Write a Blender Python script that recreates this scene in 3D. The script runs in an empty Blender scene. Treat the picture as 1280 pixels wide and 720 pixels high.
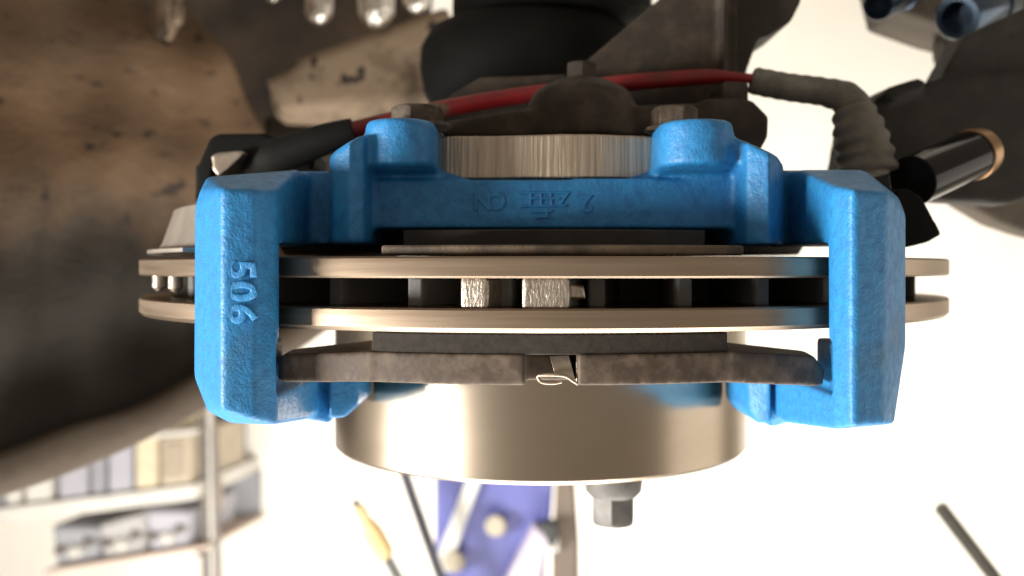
import bpy, bmesh, math, random
from mathutils import Vector, Matrix
random.seed(7)
PI = math.pi
S = bpy.context.scene
COL = S.collection

# ------------------------------------------------------------------ camera
FPX = 1193.0            # focal length in photograph pixels (1280 wide)
CX, HY = 640.0, 334.0   # principal column, horizon row
cd = bpy.data.cameras.new('camera')
cd.sensor_width = 36.0
cd.lens = FPX / 1280 * 36.0
cd.shift_y = -(360 - HY) / 1280
cd.clip_start, cd.clip_end = 0.01, 50
cd.dof.use_dof = True
cd.dof.focus_distance = 0.236
cd.dof.aperture_fstop = 11
cam = bpy.data.objects.new('camera', cd)
cam.rotation_euler = (PI / 2, 0, 0)
COL.objects.link(cam)
S.camera = cam
# ------------------------------------------------------------------ world
w = bpy.data.worlds.new('World'); S.world = w; w.use_nodes = True
bg = w.node_tree.nodes['Background']
bg.inputs[0].default_value = (1.0, 0.86, 0.70, 1)
bg.inputs[1].default_value = 0.36
# ------------------------------------------------------------------ lamps
def area(name, loc, target, size, power, color, size_y=None):
    l = bpy.data.lights.new(name, 'AREA')
    l.energy = power; l.color = color; l.size = size
    if size_y: l.shape = 'RECTANGLE'; l.size_y = size_y
    o = bpy.data.objects.new(name, l); COL.objects.link(o)
    o.location = loc
    o.rotation_euler = (Vector(target) - Vector(loc)).to_track_quat('-Z', 'Y').to_euler()
    return o
area('work_lamp', (-1.24, -0.27, -0.32), (0.03, 0.25, -0.01), 0.42, 47.0, (1.0, 0.96, 0.90), 0.30)
area('door_lamp', (1.35, 0.32, -0.12), (0.05, 0.33, -0.03), 1.0, 3.7, (1.0, 0.94, 0.84), 0.8)
area('floor_bounce_fill', (0.05, 0.30, -0.62), (0.05, 0.30, 0.0), 0.7, 9.0, (1.0, 0.96, 0.90), 0.4)  # added light standing in for bounce off a bright floor
area('wall_fill', (0.42, 1.36, -0.62), (0.40, 1.9, -0.30), 2.1, 17, (1.0, 0.97, 0.92), 0.25)  # unseen light added to blow the wall out to white
area('upper_wall_fill', (0.8, 1.1, 1.25), (0.6, 1.9, 0.2), 0.9, 3, (1.0, 0.92, 0.78))  # added out of view to brighten the upper wall
# ------------------------------------------------------------------ exposure
S.render.engine = 'CYCLES'
S.view_settings.view_transform = 'Standard'
S.view_settings.look = 'None'
S.view_settings.exposure = 0.0
S.view_settings.gamma = 1.0
S.view_settings.use_curve_mapping = False

# ================================================================== helpers
def q(px, py, Y):
    """point at depth Y metres whose bearing is that of pixel (px, py)"""
    return Vector(((px - CX) / FPX * Y, Y, (HY - py) / FPX * Y))
def X_(px, Y): return (px - CX) / FPX * Y
def Z_(py, Y): return (HY - py) / FPX * Y

def mat(name, base, rough=0.5, metal=0.0, var=None, bump=None, aniso=0.0, arot=0.0,
        stretch=(1, 1, 1), coat=0.0, rvar=0.0, spec=0.5, spots=None, bump2=None):
    m = bpy.data.materials.new(name); m.use_nodes = True
    nt = m.node_tree; N = nt.nodes; L = nt.links
    b = N['Principled BSDF']
    b.inputs['Base Color'].default_value = (*base, 1)
    b.inputs['Roughness'].default_value = rough
    b.inputs['Metallic'].default_value = metal
    b.inputs['Specular IOR Level'].default_value = spec
    b.inputs['Coat Weight'].default_value = coat
    if aniso:
        b.inputs['Anisotropic'].default_value = aniso
        b.inputs['Anisotropic Rotation'].default_value = arot
        t = N.new('ShaderNodeTangent'); t.direction_type = 'RADIAL'; t.axis = 'Z'
        L.new(t.outputs[0], b.inputs['Tangent'])
    tc = N.new('ShaderNodeTexCoord'); mp = N.new('ShaderNodeMapping')
    mp.inputs['Scale'].default_value = stretch
    L.new(tc.outputs['Object'], mp.inputs[0])
    src = None
    if var:
        c2, sc, lo, hi = var
        n = N.new('ShaderNodeTexNoise'); n.inputs['Scale'].default_value = sc
        n.inputs['Detail'].default_value = 6; n.inputs['Roughness'].default_value = 0.62
        L.new(mp.outputs[0], n.inputs['Vector'])
        r = N.new('ShaderNodeMapRange'); r.inputs[1].default_value = lo; r.inputs[2].default_value = hi
        L.new(n.outputs[0], r.inputs[0])
        mx = N.new('ShaderNodeMix'); mx.data_type = 'RGBA'
        mx.inputs[6].default_value = (*base, 1); mx.inputs[7].default_value = (*c2, 1)
        L.new(r.outputs[0], mx.inputs[0]); L.new(mx.outputs[2], b.inputs['Base Color'])
        src = mx.outputs[2]
        if rvar:
            rr = N.new('ShaderNodeMapRange'); rr.inputs[1].default_value = 0.3; rr.inputs[2].default_value = 0.7
            rr.inputs[3].default_value = max(0.02, rough - rvar); rr.inputs[4].default_value = rough + rvar
            L.new(n.outputs[0], rr.inputs[0]); L.new(rr.outputs[0], b.inputs['Roughness'])
    if spots:
        c3, sc, lo, hi = spots
        n = N.new('ShaderNodeTexNoise'); n.inputs['Scale'].default_value = sc
        n.inputs['Detail'].default_value = 4
        mp3 = N.new('ShaderNodeMapping'); mp3.inputs['Location'].default_value = (3.1, 7.7, 1.3)
        mp3.inputs['Scale'].default_value = stretch
        L.new(tc.outputs['Object'], mp3.inputs[0]); L.new(mp3.outputs[0], n.inputs['Vector'])
        r = N.new('ShaderNodeMapRange'); r.inputs[1].default_value = lo; r.inputs[2].default_value = hi
        L.new(n.outputs[0], r.inputs[0])
        mx = N.new('ShaderNodeMix'); mx.data_type = 'RGBA'
        if src: L.new(src, mx.inputs[6])
        else: mx.inputs[6].default_value = (*base, 1)
        mx.inputs[7].default_value = (*c3, 1)
        L.new(r.outputs[0], mx.inputs[0]); L.new(mx.outputs[2], b.inputs['Base Color'])
    last = None
    for bb in (bump, bump2):
        if not bb: continue
        sc, st, dist = bb
        n = N.new('ShaderNodeTexNoise'); n.inputs['Scale'].default_value = sc
        n.inputs['Detail'].default_value = 4; n.inputs['Roughness'].default_value = 0.55
        L.new(mp.outputs[0], n.inputs['Vector'])
        bp = N.new('ShaderNodeBump'); bp.inputs['Strength'].default_value = st
        bp.inputs['Distance'].default_value = dist
        L.new(n.outputs[0], bp.inputs['Height'])
        if last: L.new(last, bp.inputs['Normal'])
        L.new(bp.outputs[0], b.inputs['Normal']); last = bp.outputs[0]
    return m

M = {}
M['blue'] = mat('blue_paint', (0.026, 0.235, 0.53), 0.46, var=((0.018, 0.150, 0.38), 330, 0.36, 0.72), spots=((0.045, 0.16, 0.30), 38, 0.60, 0.78),
                bump=(430, 0.7, 0.00042), bump2=(1500, 0.8, 0.00022), rvar=0.08)
M['rim'] = mat('turned_iron', (0.30, 0.225, 0.16), 0.32, 1.0, var=((0.38, 0.30, 0.225), 10, 0.30, 0.70), aniso=0.7, rvar=0.03,
               bump=(60, 0.025, 0.0003), stretch=(1, 1, 30))
M['hat'] = mat('turned_hat_iron', (0.45, 0.38, 0.30), 0.22, 1.0, var=((0.36, 0.295, 0.225), 9, 0.30, 0.70), aniso=0.6, rvar=0.02,
               stretch=(1, 1, 3))
M['vane'] = mat('cast_vane_iron', (0.11, 0.11, 0.105), 0.65, 0.1, bump=(600, 0.4, 0.0003))
M['bright'] = mat('ground_vane_end', (0.60, 0.54, 0.47), 0.38, 0.9, var=((0.36, 0.30, 0.24), 900, 0.35, 0.65),
                  stretch=(1, 1, 0.35), bump=(1400, 0.6, 0.0005))
M['friction'] = mat('friction_compound', (0.022, 0.018, 0.015), 0.9, var=((0.040, 0.032, 0.025), 500, 0.4, 0.7),
                    bump=(900, 0.4, 0.00025))
M['friction_tan'] = mat('dusty_friction_compound', (0.15, 0.105, 0.068), 0.75, var=((0.06, 0.043, 0.030), 70, 0.42, 0.60),
                        bump=(900, 0.4, 0.0005))
M['backing'] = mat('backing_plate_steel', (0.062, 0.043, 0.030), 0.65, 0.1, var=((0.150, 0.112, 0.083), 200, 0.42, 0.72),
                   bump=(420, 0.4, 0.00025), rvar=0.1)
M['clip'] = mat('spring_steel', (0.46, 0.39, 0.32), 0.4, 0.8, var=((0.28, 0.22, 0.17), 160, 0.4, 0.7))
M['milled'] = mat('sawn_aluminium', (0.56, 0.47, 0.37), 0.42, 0.75, var=((0.40, 0.32, 0.24), 420, 0.36, 0.66),
                  stretch=(1, 1, 0.035), bump=(900, 0.75, 0.0007))
M['bolt'] = mat('grey_bolt_steel', (0.105, 0.102, 0.098), 0.55, 0.35, var=((0.15, 0.14, 0.13), 200, 0.4, 0.7), rvar=0.1)
M['rustbolt'] = mat('rusty_bolt_steel', (0.045, 0.032, 0.022), 0.6, 0.3, var=((0.11, 0.082, 0.058), 260, 0.42, 0.68), bump=(700, 0.4, 0.0003))
M['knuckle'] = mat('rusty_cast_iron', (0.024, 0.016, 0.0105), 0.75, 0.0, var=((0.070, 0.046, 0.029), 90, 0.45, 0.75),
                   bump=(300, 0.4, 0.0004))
M['web'] = mat('brown_cast_web', (0.040, 0.032, 0.024), 0.7, 0.0, var=((0.026, 0.019, 0.013), 60, 0.4, 0.7), bump=(300, 0.4, 0.0004))
M['darkarm'] = mat('dirty_black_arm', (0.016, 0.0135, 0.011), 0.68, 0.0, var=((0.036, 0.029, 0.022), 80, 0.45, 0.75), bump=(300, 0.4, 0.0004))
M['greyarm'] = mat('dusty_grey_arm', (0.10, 0.078, 0.057), 0.7, 0.0, var=((0.06, 0.048, 0.036), 60, 0.4, 0.7), bump=(300, 0.3, 0.0005))
M['rubber'] = mat('black_rubber', (0.0055, 0.0056, 0.005), 0.75, 0.0, bump=(250, 0.2, 0.0004), var=((0.010, 0.009, 0.0075), 60, 0.45, 0.75), spec=0.14)
M['red'] = mat('red_cable_sleeve', (0.26, 0.010, 0.014), 0.45, 0.0, var=((0.13, 0.018, 0.014), 130, 0.42, 0.68), spots=((0.10, 0.06, 0.04), 90, 0.60, 0.68))
M['conduit'] = mat('dusty_conduit', (0.17, 0.155, 0.125), 0.7, 0.0, var=((0.10, 0.092, 0.078), 140, 0.4, 0.7), bump=(500, 0.4, 0.0006))
M['chrome'] = mat('black_gloss_sleeve', (0.009, 0.0085, 0.008), 0.10, 0.0, spec=0.12)
M['brass'] = mat('brass_ring', (0.36, 0.22, 0.12), 0.35, 1.0)
M['socket'] = mat('dark_plated_steel', (0.07, 0.10, 0.14), 0.22, 0.9)
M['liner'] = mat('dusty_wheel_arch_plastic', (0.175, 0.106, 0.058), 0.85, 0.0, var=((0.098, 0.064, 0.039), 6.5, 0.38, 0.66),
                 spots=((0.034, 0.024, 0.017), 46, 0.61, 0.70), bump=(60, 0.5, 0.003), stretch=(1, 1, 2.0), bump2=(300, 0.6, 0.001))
M['lip'] = mat('worn_brown_arch_lip', (0.135, 0.105, 0.078), 0.8, 0.0, var=((0.080, 0.062, 0.047), 9, 0.38, 0.64), bump=(120, 0.4, 0.0015))
M['panel'] = mat('recess_shade_panel', (0.0115, 0.0080, 0.0055), 0.9, 0.0, var=((0.040, 0.025, 0.0145), 9, 0.42, 0.66), bump=(80, 0.3, 0.001), spec=0.2)  # dark brown, taken darker so the colour carries the recess's shade
M['beam'] = mat('dusty_beam', (0.27, 0.20, 0.135), 0.8, 0.0, var=((0.075, 0.050, 0.030), 20, 0.44, 0.60),
                spots=((0.02, 0.013, 0.009), 60, 0.62, 0.67), bump=(120, 0.5, 0.0018))
M['foil'] = mat('silver_cap_metal', (0.78, 0.74, 0.68), 0.25, 1.0, bump=(90, 0.7, 0.006))
M['shield'] = mat('zinc_dust_shield', (0.50, 0.45, 0.39), 0.45, 0.7, var=((0.36, 0.31, 0.26), 60, 0.4, 0.7))
M['wall'] = mat('white_painted_wall', (0.86, 0.825, 0.755), 0.9, var=((0.81, 0.77, 0.69), 5, 0.4, 0.65))
M['floor'] = mat('pale_garage_floor', (0.74, 0.72, 0.68), 0.8, var=((0.64, 0.62, 0.58), 6, 0.4, 0.65))

def lower_grey_blend(m, c, z0, z1, wob):
    """blends the sheet to dark grey below an uneven, noise-shifted height"""
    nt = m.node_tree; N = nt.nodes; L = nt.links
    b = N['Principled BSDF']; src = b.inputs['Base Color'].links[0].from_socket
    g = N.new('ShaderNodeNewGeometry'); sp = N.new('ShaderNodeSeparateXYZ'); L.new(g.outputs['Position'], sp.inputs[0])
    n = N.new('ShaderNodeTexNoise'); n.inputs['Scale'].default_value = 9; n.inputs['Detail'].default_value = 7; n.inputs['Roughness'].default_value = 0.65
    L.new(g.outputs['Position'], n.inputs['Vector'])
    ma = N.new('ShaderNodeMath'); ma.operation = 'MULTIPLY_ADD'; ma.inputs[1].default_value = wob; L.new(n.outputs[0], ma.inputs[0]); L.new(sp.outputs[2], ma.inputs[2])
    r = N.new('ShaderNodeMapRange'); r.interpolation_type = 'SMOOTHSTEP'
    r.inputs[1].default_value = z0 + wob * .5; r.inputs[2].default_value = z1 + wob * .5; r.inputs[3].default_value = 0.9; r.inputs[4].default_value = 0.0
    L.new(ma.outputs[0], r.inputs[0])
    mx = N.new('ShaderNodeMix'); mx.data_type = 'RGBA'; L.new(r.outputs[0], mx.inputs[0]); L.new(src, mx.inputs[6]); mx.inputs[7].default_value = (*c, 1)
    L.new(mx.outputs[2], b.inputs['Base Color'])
lower_grey_blend(M['liner'], (0.015, 0.0148, 0.0125), -0.01, 0.07, 0.16)

def flat(name, c, rough=0.5, metal=0.0):
    return mat(name, c, rough, metal, var=(tuple(x * 0.82 for x in c), 25, 0.4, 0.7))

ROOT = {}
def tag(o, label=None, cat=None, group=None, kind=None):
    if label: o['label'] = label
    if cat: o['category'] = cat
    if group: o['group'] = group
    if kind: o['kind'] = kind
    return o
def thing(name, base, label, cat, group=None):
    o = bpy.data.objects.new(name, None); COL.objects.link(o)
    o.empty_display_size = 0.01
    o.location = base
    ROOT[o] = Vector(base)
    return tag(o, label, cat, group)
def link(name, me, m, parent=None):
    o = bpy.data.objects.new(name, me); COL.objects.link(o)
    if m and not me.materials: me.materials.append(m)
    if parent:
        o.parent = parent
        ROOT[o] = ROOT[parent]
    else:
        ROOT[o] = Vector((0, 0, 0))
    return o
def finish(bm, smooth=35):
    me = bpy.data.meshes.new('m')
    bmesh.ops.recalc_face_normals(bm, faces=bm.faces)
    bm.to_mesh(me); bm.free()
    if smooth:
        for p in me.polygons: p.use_smooth = True
        me.set_sharp_from_angle(angle=math.radians(smooth))
    return me
def part(name, bm, m, parent=None, smooth=35, bevel=0.0, seg=2):
    """bm in world coordinates -> object; child vertices are made relative to the thing's base"""
    base = ROOT[parent] if parent else None
    if base is None:
        c = sum((v.co for v in bm.verts), Vector()) / max(1, len(bm.verts))
        zmin = min(v.co.z for v in bm.verts)
        base = Vector((c.x, c.y, zmin))
    bmesh.ops.translate(bm, verts=bm.verts, vec=-base)
    o = link(name, finish(bm, smooth), m, parent)
    if not parent: o.location = base; ROOT[o] = base
    if bevel:
        md = o.modifiers.new('bevel', 'BEVEL'); md.width = bevel; md.segments = seg
        md.limit_method = 'ANGLE'; md.angle_limit = math.radians(30); md.harden_normals = False
    return o

def hull(bm, pts):
    t = bmesh.new()
    for p in pts: t.verts.new(p)
    r = bmesh.ops.convex_hull(t, input=t.verts)
    dead = [v for v in t.verts if not v.link_faces]
    bmesh.ops.delete(t, geom=dead, context='VERTS')
    bmesh.ops.recalc_face_normals(t, faces=t.faces)
    me = bpy.data.meshes.new('t'); t.to_mesh(me); t.free()
    bm.from_mesh(me); bpy.data.meshes.remove(me)
def box(bm, x0, x1, y0, y1, z0, z1):
    hull(bm, [(x, y, z) for x in (x0, x1) for y in (y0, y1) for z in (z0, z1)])
def slab(bm, pix, Y0, Y1):
    """convex outline seen at depth Y0, given real thickness to depth Y1"""
    a = [q(x, y, Y0) for x, y in pix]
    hull(bm, a + [Vector((p.x, Y1, p.z)) for p in a])
def ring_pts(c, r, z, n=28, ph=0.0):
    return [Vector((c[0] + r * math.cos(ph + 2 * PI * i / n), c[1] + r * math.sin(ph + 2 * PI * i / n), z)) for i in range(n)]
def lathe(bm, prof, c, n=96, a0=0.0, a1=2 * PI, closed=True):
    """closed (r, z) profile turned about the vertical axis through c"""
    full = abs(a1 - a0 - 2 * PI) < 1e-6
    k = n if full else n + 1
    rows = []
    for i in range(k):
        a = a0 + (a1 - a0) * i / n
        rows.append([bm.verts.new((c[0] + r * math.cos(a), c[1] + r * math.sin(a), z)) for r, z in prof])
    m = len(prof)
    for i in range(n):
        A, B = rows[i], rows[(i + 1) % k]
        for j in range(m if closed else m - 1):
            bm.faces.new((A[j], B[j], B[(j + 1) % m], A[(j + 1) % m]))
    if not full and closed:
        bm.faces.new(rows[0]); bm.faces.new(rows[-1][::-1])
def tube(bm, pts, rad, n=20, sub=8, ripple=None):
    """closed tube along a Catmull-Rom path; rad one radius per control point"""
    P = [Vector(p) for p in pts]
    if not isinstance(rad, (list, tuple)): rad = [rad] * len(P)
    path = []
    for i in range(len(P) - 1):
        p0, p1, p2, p3 = P[max(i - 1, 0)], P[i], P[i + 1], P[min(i + 2, len(P) - 1)]
        for s in range(sub):
            t = s / sub
            pt = 0.5 * ((2 * p1) + (-p0 + p2) * t + (2 * p0 - 5 * p1 + 4 * p2 - p3) * t * t + (-p0 + 3 * p1 - 3 * p2 + p3) * t ** 3)
            path.append((pt, rad[i] * (1 - t) + rad[i + 1] * t))
    path.append((P[-1], rad[-1]))
    rows = []; up = Vector((0.03, 0.98, 0.13)); dist = 0
    for i, (p, r) in enumerate(path):
        a = path[max(i - 1, 0)][0]; b = path[min(i + 1, len(path) - 1)][0]
        d = (b - a).normalized()
        if i: dist += (p - path[i - 1][0]).length
        if ripple: r *= 1 + ripple[0] * math.sin(2 * PI * dist / ripple[1])
        u = (up - d * up.dot(d)).normalized(); v = d.cross(u)
        rows.append([bm.verts.new(p + r * (math.cos(2 * PI * k / n) * u + math.sin(2 * PI * k / n) * v)) for k in range(n)])
    for i in range(len(rows) - 1):
        for k in range(n):
            bm.faces.new((rows[i][k], rows[i][(k + 1) % n], rows[i + 1][(k + 1) % n], rows[i + 1][k]))
    bm.faces.new(rows[0][::-1]); bm.faces.new(rows[-1])
def rod(bm, a, b, r, n=24, r2=None):
    tube(bm, [a, b], [r, r if r2 is None else r2], n=n, sub=1)

def cast_mesh(bm, voxel, cut=None, smooth=6, factor=0.5, decimate=None):
    """fuse overlapping solids into one surface with soft cast edges"""
    me = bpy.data.meshes.new('cast'); bm.to_mesh(me); bm.free()
    o = bpy.data.objects.new('cast_tmp', me); COL.objects.link(o)
    r = o.modifiers.new('r', 'REMESH'); r.mode = 'VOXEL'; r.voxel_size = voxel
    cs = []
    for cb in (cut or ()):
        cm = bpy.data.meshes.new('cut'); cb.to_mesh(cm); cb.free()
        c = bpy.data.objects.new('cut_tmp', cm); COL.objects.link(c); cs.append(c)
        b = o.modifiers.new('b', 'BOOLEAN'); b.operation = 'DIFFERENCE'; b.object = c; b.solver = 'EXACT'
        r2 = o.modifiers.new('r2', 'REMESH'); r2.mode = 'VOXEL'; r2.voxel_size = voxel
    s = o.modifiers.new('s', 'SMOOTH'); s.factor = factor; s.iterations = smooth
    if decimate:
        d = o.modifiers.new('d', 'DECIMATE'); d.ratio = decimate
    dg = bpy.context.evaluated_depsgraph_get(); dg.update()
    res = bpy.data.meshes.new_from_object(o.evaluated_get(dg))
    bpy.data.objects.remove(o)
    for c in cs: bpy.data.objects.remove(c)
    return res
def split_parts(me, region, m, parent):
    """cut one fused casting into named parts that keep the casting's normals"""
    base = ROOT[parent]
    nrm = [Vector(v.normal) for v in me.vertices]
    groups = {}
    for p in me.polygons:
        groups.setdefault(region(p.center), []).append(p)
    out = {}
    for key, polys in groups.items():
        idx = {}; vs = []; fs = []; ns = []
        for p in polys:
            f = []
            for v in p.vertices:
                if v not in idx:
                    idx[v] = len(vs); vs.append(me.vertices[v].co - base); ns.append(nrm[v])
                f.append(idx[v])
            fs.append(f)
        nm = bpy.data.meshes.new(key[0]); nm.from_pydata(vs, [], fs)
        for p in nm.polygons: p.use_smooth = True
        nm.normals_split_custom_set_from_vertices(ns)
        out[key] = link(key[0], nm, m, parent)
    return out
def cast_part(name, bm, voxel, m, parent, smooth=6, decimate=None):
    me = cast_mesh(bm, voxel, smooth=smooth, decimate=decimate)
    base = ROOT[parent] if parent else None
    if base is None:
        n = len(me.vertices)
        c = sum((v.co for v in me.vertices), Vector()) / n
        base = Vector((c.x, c.y, min(v.co.z for v in me.vertices)))
    me.transform(Matrix.Translation(-base))
    for p in me.polygons: p.use_smooth = True
    o = link(name, me, m, parent)
    if not parent: o.location = base; ROOT[o] = base
    return o
def text_bm(s, size, ext, bev, right, up, loc):
    cu = bpy.data.curves.new('t', 'FONT'); cu.body = s; cu.size = size
    cu.extrude = ext; cu.bevel_depth = bev; cu.bevel_resolution = 3
    cu.align_x = 'CENTER'; cu.align_y = 'CENTER'; cu.resolution_u = 6
    o = bpy.data.objects.new('t', cu); COL.objects.link(o)
    dg = bpy.context.evaluated_depsgraph_get(); dg.update()
    me = bpy.data.meshes.new_from_object(o.evaluated_get(dg))
    bpy.data.objects.remove(o)
    r = Vector(right); u = Vector(up); n = r.cross(u)
    mx = Matrix(((r.x, u.x, n.x, loc[0]), (r.y, u.y, n.y, loc[1]), (r.z, u.z, n.z, loc[2]), (0, 0, 0, 1)))
    me.transform(mx)
    bm = bmesh.new(); bm.from_mesh(me); bpy.data.meshes.remove(me)
    bmesh.ops.remove_doubles(bm, verts=bm.verts, dist=1e-6)
    return bm

# ================================================================== setting
bm = bmesh.new(); box(bm, -3.2, 3.6, 1.90, 1.98, -0.72, 2.4)
tag(part('wall', bm, M['wall'], smooth=0), 'white painted garage wall behind the brake', kind='structure')
bm = bmesh.new(); box(bm, -3.2, 3.6, -0.6, 1.896, -0.80, -0.70)
tag(part('floor', bm, M['floor'], smooth=0), 'pale garage floor below the brake', kind='structure')

# ================================================================== brake disc
DX, DY, R = 0.01066, 0.3712, 0.145
ZT, ZT2, ZB2, ZB = 0.00265, -0.00265, -0.00986, -0.01570
HR, HZ = 0.0782, -0.0671
C = (DX, DY)
disc = thing('brake_disc', (DX, DY, HZ), 'vented steel brake disc with deep turned hat, gripped by the blue bracket', 'brake disc')
ch = 0.0005
def ring_prof(z0, z1, ri, ro, chb=ch, cht=ch):
    return [(ri, z0), (ro - chb, z0), (ro, z0 + chb), (ro, z1 - cht), (ro - cht, z1), (ri, z1)]
bm = bmesh.new(); lathe(bm, ring_prof(ZT2, ZT, 0.090, R), C, 240)
part('friction_ring', bm, M['rim'], disc, smooth=25)
bm = bmesh.new(); lathe(bm, ring_prof(ZB, ZB2, 0.074, R, chb=0.0011), C, 240)
part('friction_ring', bm, M['rim'], disc, smooth=25)
bm = bmesh.new()
lathe(bm, [(HR, ZB - 0.0004), (HR, HZ + 0.0012), (HR - 0.0012, HZ), (0.032, HZ), (0.032, HZ + 0.006), (HR - 0.008, HZ + 0.006), (HR - 0.008, ZB - 0.0004)], C, 200)
part('hat', bm, M['hat'], disc, smooth=25)
bm = bmesh.new(); lathe(bm, [(0.0905, ZB2 - 0.0002), (0.1010, ZB2 - 0.0002), (0.1010, ZT2 + 0.0002), (0.0905, ZT2 + 0.0002)], C, 160)
part('web', bm, M['vane'], disc)  # ring added inside the vents to block the bright background
# vanes between the two rings: dark cast ones set back from the rim, two with bright ground ends
def ang(px):
    """angle on the rim seen at column px"""
    k = (px - CX) / FPX
    a = 1 + k * k; b = -2 * (k * DX + DY); c = DX * DX + DY * DY - (R - 0.001) ** 2
    t = (-b - math.sqrt(b * b - 4 * a * c)) / (2 * a)
    return math.atan2(t - DY, k * t - DX)
zc = (ZT2 + ZB2) / 2; hz = (ZT2 - ZB2) / 2 + 0.0002
def vane_bm(w, ro, ri, curve=0.0):
    b = bmesh.new()
    for s in range(6):
        r0 = ro - (ro - ri) * s / 6; r1 = ro - (ro - ri) * (s + 1.15) / 6
        y0 = curve * (s / 6) ** 1.4; y1 = curve * ((s + 1.15) / 6) ** 1.4
        hull(b, [Vector((r0, y0 + e, z)) for e in (-w / 2, w / 2) for z in (-hz, hz)] +
                [Vector((r1, y1 + e, z)) for e in (-w / 2, w / 2) for z in (-hz, hz)])
    return b
vme = cast_mesh(vane_bm(0.0046, R - 0.010, 0.096, 0.012), 0.0009, smooth=2, decimate=0.4)
for p in vme.polygons: p.use_smooth = True
a0 = ang(502); step = ang(625) - a0
nv = int(round(2 * PI / step)); step = 2 * PI / nv
for i in range(nv):
    o = link('vane', vme, M['vane'], disc)
    o.location = (0, 0, zc - HZ); o.rotation_euler = (0, 0, a0 + i * step)
for px0, px1 in ((574, 610), (652, 712)):
    w_ = (px1 - px0) / FPX * 0.229
    me = cast_mesh(vane_bm(w_, R - 0.0014, R - 0.016, 0.004), 0.0006, smooth=6)
    for p in me.polygons: p.use_smooth = True
    o = link('vane', me, M['bright'], disc)
    o.location = (0, 0, zc - HZ); o.rotation_euler = (0, 0, ang((px0 + px1) / 2))
    o['label'] = 'vane with bright ground end'
bm = bmesh.new()
slab(bm, [(706, 353), (730, 357), (733, 374), (708, 374)], 0.2305, 0.246)
part('casting_lug', bm, M['bright'], disc, bevel=0.0008)
for px in (191, 211):
    bm = bmesh.new()
    a = ang(px); rr = R - 0.003
    cpt = (DX + rr * math.cos(a), DY + rr * math.sin(a))
    hull(bm, ring_pts(cpt, 0.0022, ZT2 + 0.0002, 12) + ring_pts(cpt, 0.0022, ZT2 - 0.0035, 12) + ring_pts(cpt, 0.001, ZT2 - 0.0046, 12))
    part('casting_lug', bm, M['bright'], disc)

# ================================================================== blue caliper bracket
brk = thing('caliper_bracket', (0.01, 0.262, Z_(538, 0.25)), 'bright blue painted cast caliper bracket straddling the brake disc, numbered 506', 'caliper bracket')
XL = X_(346, 0.237); XR = X_(1040, 0.237)
b = bmesh.new()
# left arm
hull(b, [q(250, 238, 0.249), q(243, 262, 0.249), q(242, 470, 0.249), q(259, 514, 0.249), q(288, 529, 0.243),
         q(277, 236, 0.2300), q(277, 512, 0.2300), q(320, 237, 0.2320), q(320, 527, 0.2320), q(346, 238, 0.2375), q(346, 531, 0.2375),
         q(258, 221, 0.262), Vector((X_(258, 0.262), 0.285, 0.0262)), Vector((XL, 0.262, 0.0268)), Vector((XL, 0.290, 0.0275)),
         Vector((X_(243, 0.249), 0.285, 0.020)), Vector((X_(243, 0.249), 0.285, -0.030)), Vector((X_(270, 0.249), 0.285, -0.0435)),
         Vector((XL, 0.275, -0.0440)), Vector((XL, 0.290, -0.0440))])
# right arm
hull(b, [q(1040, 234, 0.237), q(1042, 537, 0.237), q(1066, 237, 0.2300), q(1066, 533, 0.2300), q(1110, 240, 0.2342), q(1104, 530, 0.2340),
         q(1124, 247, 0.249), q(1133, 270, 0.249), q(1133, 430, 0.249), q(1118, 530, 0.246),
         Vector((XR, 0.266, 0.0272)), Vector((XR, 0.295, 0.0285)), Vector((X_(1080, 0.262), 0.262, 0.0268)), Vector((X_(1080, 0.262), 0.29, 0.0275)),
         Vector((X_(1133, 0.249), 0.285, 0.017)), Vector((X_(1133, 0.249), 0.285, -0.021)), Vector((X_(1118, 0.249), 0.285, -0.0425)),
         Vector((XR, 0.278, -0.0455)), Vector((XR, 0.295, -0.0455))])
# links between arms and bridge
box(b, XL - 0.006, X_(414, 0.274), 0.274, 0.305, 0.0068, 0.0277)
box(b, X_(970, 0.276), XR + 0.006, 0.276, 0.305, 0.0068, 0.0282)
# left shoulder
sh = []
for px, Y, yt in ((411, 0.262, 196), (416, 0.255, 190), (437, 0.2515, 176), (456, 0.2545, 166)):
    sh += [q(px, yt, Y), Vector((X_(px, Y), Y, 0.0063))]
sh += [Vector((X_(411, 0.262), 0.305, 0.0305)), Vector((X_(411, 0.262), 0.305, 0.0068)), Vector((X_(456, 0.2545), 0.305, 0.0355)), Vector((X_(456, 0.2545), 0.305, 0.0068))]
hull(b, sh)
# right shoulder
sh = []
for px, Y, yt in ((932, 0.2545, 176), (962, 0.2515, 190), (974, 0.256, 196), (980, 0.264, 206)):
    sh += [q(px, yt, Y), Vector((X_(px, Y), Y, 0.0058))]
sh += [Vector((X_(932, 0.2545), 0.305, 0.0335)), Vector((X_(932, 0.2545), 0.305, 0.0068)), Vector((X_(980, 0.264), 0.305, 0.029)), Vector((X_(980, 0.264), 0.305, 0.0068))]
hull(b, sh)
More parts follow.
